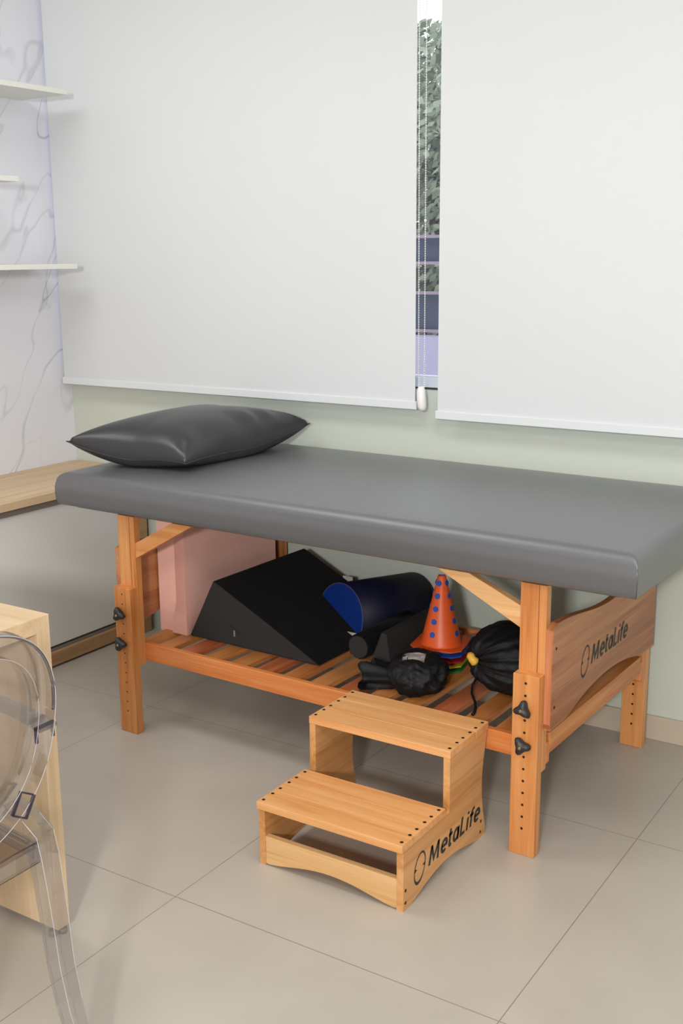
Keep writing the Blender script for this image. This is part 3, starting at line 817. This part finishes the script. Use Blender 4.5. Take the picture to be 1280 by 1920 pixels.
def f1(th, ph):
    g = math.exp(-(th/1.25)**2)
    s = 1-.12*math.exp(-(th/.28)**2)
    s += .040*math.sin(15*ph+1.2*math.sin(3*ph))*g*min(1, th*4)+.018*math.sin(27*ph+2*math.sin(2*ph))*g*min(1, th*3)
    d = Vector((math.cos(ph)*math.sin(th), math.sin(ph)*math.sin(th), math.cos(th)))
    s += .045*ridge(d*1.9+Vector((3, 1, 2)))*math.sin(th)+.035*noise.noise(d*3.1)+.014*ridge(d*6)
    return s
bm = B(); blob(bm, (1.205, .36, ZS+.091), (.128, .125, .098), (-.62, -.78, .08), f1, 150, 90); obj('bag_body', bm, nylon, t, smooth=True)
tc_ = Vector((1.205, .36, ZS+.091))+Vector((-.62*.128, -.78*.125, .01))*.95
bm = B(); tube(bm, [tc_+Vector((-.012, -.010, .018)), tc_+Vector((-.008, -.014, .012)), tc_+Vector((-.002, -.016, .004)), tc_+Vector((.006, -.014, -.003)), tc_+Vector((.010, -.012, -.007))], [.008, .0125, .0115, .014, .008], 12); obj('cord_toggle', bm, toggle, t, smooth=True)
bm = B(); tube(bm, [(1.135, .262, .330), (1.130, .250, .312), (1.140, .228, .298), (1.165, .200, .2895), (1.185, .165, .2875), (1.196, .135, .2875), (1.198, .122, .288)], [.0035, .0035, .0035, .0035, .004, .0045, .0045], 8); obj('drawstring', bm, nylon, t, smooth=True)

# small pouch
t = thing('pouch', 'small crumpled black pouch with a white label on the slats behind the step stool', 'pouch', (.95, .20, ZS), table=True)
def f2(th, ph):
    d = Vector((math.cos(ph)*math.sin(th), math.sin(ph)*math.sin(th), math.cos(th)))
    s = .96+.14*noise.noise(d*1.6+Vector((5, 2, 1)))+.12*(ridge(d*1.7+Vector((1, 7, 3)))-.5)+.05*(ridge(d*4.2)-.5)
    return s
PC = Vector((.988, .198, ZS+.052))
bm = B(); blob(bm, PC, (.086, .090, .062), (-.9, -.3, -.1), f2, 110, 70)
from mathutils.bvhtree import BVHTree
bvh = BVHTree.FromBMesh(bm)
pb = obj('pouch_body', bm, nylon, t, smooth=True)
bm = B(); n = 40; rows = []
for j in range(9):
    f = j/8; row = []
    for i in range(n):
        a = 2*PI*i/n; r = .026+.042*f**1.2; rz = (.026+.020*f); pl = 1+.20*f*math.sin(7*a)+.16*f*math.sin(3*a+1)
        x = .940-.092*f+.016*math.sin(5*a)*f; y = .190-.02*f+r*math.cos(a)*pl; z = ZS+.024+rz*math.sin(a)*pl
        row.append(bm.verts.new((x, y, max(z, ZS+.0015))))
    rows.append(row)
for j in range(8):
    for i in range(n): bm.faces.new((rows[j][i], rows[j][(i+1) % n], rows[j+1][(i+1) % n], rows[j+1][i]))
bm.faces.new(rows[0]); bm.faces.new(list(reversed(rows[-1])))
bmesh.ops.recalc_face_normals(bm, faces=bm.faces[:]); obj('gathered_mouth', bm, nylon, t, smooth=True)
bm = B(); tube(bm, [(.90, .24, .345), (.915, .235, .338), (.94, .23, .330), (.955, .235, .340), (.935, .26, .352)], [.003, .006, .005, .005, .003], 8); obj('tie_strap', bm, nylon, t, smooth=True)
bm = B(); vs = []
d0 = Vector((-.02, -.42, .9)).normalized(); ua = Vector((.96, .25, .14)).normalized(); va = d0.cross(ua).normalized(); ua = va.cross(d0)
for i in range(7):
    for j in range(4):
        o0 = PC+d0*.3+ua*(-.031+.062*i/6)+va*(-.016+.032*j/3)
        hit = bvh.ray_cast(o0, -d0)[0]
        vs.append(bm.verts.new((hit or o0)+d0*.0012))
for i in range(6):
    for j in range(3): bm.faces.new((vs[i*4+j], vs[(i+1)*4+j], vs[(i+1)*4+j+1], vs[i*4+j+1]))
bmesh.ops.solidify(bm, geom=bm.faces[:], thickness=.001)
obj('white_label', bm, white_tag, pb, smooth=True)

# ------------------------------------------------------------------ two-step stool
SX0, SX1, SY0, SY1 = .868, 1.280, -.425, .018
t = thing('step_stool', 'two-step wooden stool standing in front of the treatment table', 'step stool', ((SX0+SX1)/2, -.2, 0))
def side_outline():
    pts = []
    F0, Bk = SY0+.006, SY1-.002
    pts += [(F0, 0), (F0+.03, 0)]
    for i in range(1, 16):
        s = i/16; pts.append((F0+.03+(Bk-.075-F0)*s, .030*math.sin(PI*s)**1.2))
    pts += [(Bk-.045, 0), (Bk-.004, 0), (Bk, .012)]
    for i in range(1, 12):
        s = i/12; pts.append((Bk-.026*math.sin(PI*s)**1.1, .012+.275*s))
    pts += [(Bk, .292), (-.192, .292), (-.192, .152), (F0, .152)]
    return pts
def side_panel(x0, x1, logo):
    bm = B(); prism(bm, side_outline(), 0, x0, x1, .001)
    o = obj('side_panel', bm, stoolside, t)
    for y, z in ((-.408, .0505), (-.408, .019), (-.0125, .046), (-.0145, .0165)):
        bm = B(); disc(bm, (x1 if logo else x0, y, z), .0042, (1 if logo else -1, 0, 0), 0); obj('screw_cap', bm, black_plug, o)
    if logo: obj('printed_logo', logo_bm(x1+.0006, -.372, -.022, .058, .048), ink, o)
side_panel(SX0, SX0+.018, False); side_panel(SX1-.018, SX1, True)
def step(y0, y1, z1):
    g = bm = B(); w_ = (y1-y0)/3
    for k in range(3):
        box(bm, SX0-.001, SX1+.001, y0+w_*k+.0005, y0+w_*(k+1)-.0005, z1-.0195, z1, .0011)
    o = obj('step_tread', bm, tread, t)
    m = None
    for k in range(3):
        for s in (.24, .78):
            y = y0+w_*(k+s)
            for x in (SX0+.0095, SX1-.0095):
                if m is None:
                    bm = B(); disc(bm, (0, 0, 0), .0044, (0, 0, 1), 0); c = obj('screw_cap', bm, black_plug, o, (0, 0, 0)); m = c.data
                else:
                    c = bpy.data.objects.new('screw_cap', m); COL.objects.link(c); c.parent = o
                c.location = Vector((x, y, z1))-Ctx.base
step(-.427, -.214, .1715); step(-.193, .0205, .3115)
bm = B(); pts = [(SX0+.018, .078), (SX0+.018, .004)]
for i in range(0, 17):
    s = i/16; pts.append((SX0+.03+(SX1-SX0-.06)*s, .003+.026*math.sin(PI*s)**1.3))
pts += [(SX1-.018, .004), (SX1-.018, .078)]
prism(bm, pts, 1, -.417, -.400, .001); obj('front_apron', bm, palew, t)

# ------------------------------------------------------------------ desk
t = thing('desk', 'light oak desk with thick end panel at the left edge of the photo', 'desk', (.38, -1.4, 0))
DX0, DX1, DY0, DY1 = .03, .679, -2.35, -.879
bm = B(); prism(bm, [(DY0, .715), (DY0, .75), (DY1, .75), (DY1-.035, .715)], 0, DX0, DX1, .0008); obj('desk_top', bm, oak[0], t)
bm = B(); prism(bm, [(DY1, .75), (DY1, .02), (DY1-.035, .02), (DY1-.035, .715)], 0, DX0, DX1, .0008); obj('end_panel', bm, oak[2], t)
bm = B(); prism(bm, [(DY0, .715), (DY0, .02), (DY0+.035, .02), (DY0+.035, .715)], 0, DX0, DX1-.001, .0008); obj('end_panel', bm, oak[2], t)
for x, y in ((DX1-.012, DY1-.012), (DX1-.022, DY1-.030), (DX0+.02, DY1-.017), (DX1-.02, DY0+.018), (DX0+.02, DY0+.018)):
    bm = B(); cyl(bm, (x, y, 0), (x, y, .012), .0105, n=20); cyl(bm, (x, y, .012), (x, y, .021), .004, n=10); obj('glide_foot', bm, plain('glide_grey', srgb(96, 86, 84), .45), t)

# ------------------------------------------------------------------ clear armchair
t = thing('ghost_armchair', 'transparent plastic armchair with oval back at the desk', 'chair', (.80, -1.38, 0))
CY, CZ, CA, CB = -1.378, .690, .206, .214
def backpt(y, z): return Vector((.95+.213*(z-.5), y, z))
def oval(k, da=0, db=0, ex=2.35):
    a = 2*PI*k; c, s = math.cos(a), math.sin(a)
    return (CY+(CA+da)*math.copysign(abs(c)**(2/ex), c), CZ+(CB+db)*math.copysign(abs(s)**(2/ex), s))
nn_ = Vector((1, 0, -.213)).normalized()
def ovring(off0, off1, d0, d1, n=96):
    bm = B(); R = []
    for i in range(n):
        yo, zo = oval(i/n, off0, off0); yi, zi = oval(i/n, off1, off1)
        R.append([bm.verts.new(backpt(yo, zo)+nn_*d0), bm.verts.new(backpt(yo, zo)+nn_*d1), bm.verts.new(backpt(yi, zi)+nn_*d1), bm.verts.new(backpt(yi, zi)+nn_*d0)])
    for i in range(n):
        A_, D_ = R[i], R[(i+1) % n]
        for k in range(4):
            f = bm.faces.new((A_[k], A_[(k+1) % 4], D_[(k+1) % 4], D_[k])); f.smooth = False
    bmesh.ops.recalc_face_normals(bm, faces=bm.faces[:])
    return bm
br = obj('back_ring', ovring(0, -.038, -.012, .012), acrylic, t)
bm = B(); tube(bm, [backpt(*oval(k/110))+nn_*.012 for k in range(110)], .0007, 6, closed=True); obj('ring_highlight', bm, acrylic_glint, br)  # thin tube drawn as the highlight along the oval
bm = B(); tube(bm, [backpt(*oval(k/110, -.038, -.038))+nn_*.012 for k in range(110)], .0005, 6, closed=True); obj('inner_ring_highlight', bm, acrylic_glint, br)
bm = B(); tube(bm, [backpt(*oval(k/160, -.002, -.002))+nn_*.008 for k in range(2, 74)], .0026, 8); obj('violet_top_reflection', bm, acrylic_edge, br)  # tube drawn as the violet reflection inside the top edge
bm = B(); n = 64
front = []; backv = []
for i in range(n):
    y, z = oval(i/n, -.039, -.039); front.append(bm.verts.new(backpt(y, z)-nn_*.010)); backv.append(bm.verts.new(backpt(y, z)-nn_*.004))
bm.faces.new(front); bm.faces.new(list(reversed(backv)))
for i in range(n): bm.faces.new((front[i], front[(i+1) % n], backv[(i+1) % n], backv[i]))
bmesh.ops.recalc_face_normals(bm, faces=bm.faces[:])
obj('back_panel', bm, acrylic, t)
for sg, nm in ((1, 'r'), (-1, 'l')):
    Y = CY+sg*.186
    # rear leg: springs from the oval, knees at the seat and sweeps backwards
    bm = B(); pts = [(.930, Y-sg*.045, .545), (.945, Y-sg*.015, .510), (.962, Y, .474), (.972, Y, .43), (.980, Y, .37), (.988, Y, .30), (.996, Y, .22), (1.012, Y, .14), (1.034, Y, .07), (1.062, Y, 0)]
    sweep_rect(bm, pts, [.040]*4+[.038, .036, .034, .032, .030, .028], .036, (0, 1, 0)); lg = obj('rear_leg', bm, acrylic, t)
    bm = B()
    for dy in (-.5, .5):
        q = [Vector(p_)+Vector((.018, dy*w2, 0)) for p_, w2 in zip(pts[1:], [.040]*3+[.038, .036, .034, .032, .030, .028])]
        tube(bm, q, .0007, 5)
    obj('ridge_highlight', bm, acrylic_glint, lg)  # highlight lines drawn along the leg corners
    bm = B(); sweep_rect(bm, [(.545, Y+sg*.01, .43), (.535, Y+sg*.012, .30), (.525, Y+sg*.016, .15), (.515, Y+sg*.02, 0)], [.042, .036, .030, .026], .034, (0, 1, 0)); obj('front_leg', bm, acrylic, t)
    # arm: channel running forward then down to the seat
    Ya = CY+sg*.194
    bm = B(); sweep_rect(bm, [(1.0, Ya, .680), (.93, Ya+sg*.006, .690), (.82, Ya+sg*.014, .694), (.72, Ya+sg*.014, .688), (.665, Ya+sg*.012, .66), (.645, Ya+sg*.008, .60), (.64, Ya, .50), (.642, Ya, .44)], .040, .006, (0, 1, 0)); ar = obj('armrest', bm, acrylic, t)
    bm = B()
    for dy in (-.019, .019): box(bm, .986, .9905, Ya+dy-.0025, Ya+dy+.0025, .655, .683)
    box(bm, .986, .9905, Ya-.0215, Ya+.0215, .679, .685); obj('arm_end', bm, acrylic_edge, ar)
    # moulded socket where the leg meets the oval
    bm = B(); c0 = Vector((CY+sg*.148, .548))
    for a0, a1 in (((-.022, .022), (.022, .028)), ((-.022, -.028), (.022, -.022))):
        pass
    tdir = Vector((0, sg*.52, .85)).normalized(); o_ = backpt(c0.x, c0.y)+nn_*.0135; pr = Vector((0, .85, -sg*.52)).normalized()
    sq = [o_+tdir*a+pr*b_ for a, b_ in ((-.021, -.017), (.021, -.017), (.021, .017), (-.021, .017))]
    sweep_rect(bm, sq, .007, .0025, nn_, closed=True); obj('leg_socket', bm, acrylic_edge, lg)
# seat: thick shell with a deep skirt
bm = B()
so = [(.958, CY+.188), (.958, CY-.188), (.555, CY-.232), (.525, CY-.20), (.52, CY), (.525, CY+.20), (.555, CY+.232)]
prism(bm, so, 2, .440, .452, .002); st = obj('seat', bm, acrylic, t)
bm = B()
P3 = [Vector((x, y, .428)) for x, y in so]
sweep_rect(bm, P3, .032, .004, (0, 0, 1), closed=True); obj('seat_skirt', bm, acrylic, st)
bm = B(); tube(bm, [(.959, CY-.186, .4525), (.959, CY+.186, .4525)], .0022, 6); tube(bm, [(.960, CY-.186, .412), (.960, CY+.186, .412)], .0008, 5); obj('seat_rear_edge', bm, acrylic_edge, st)
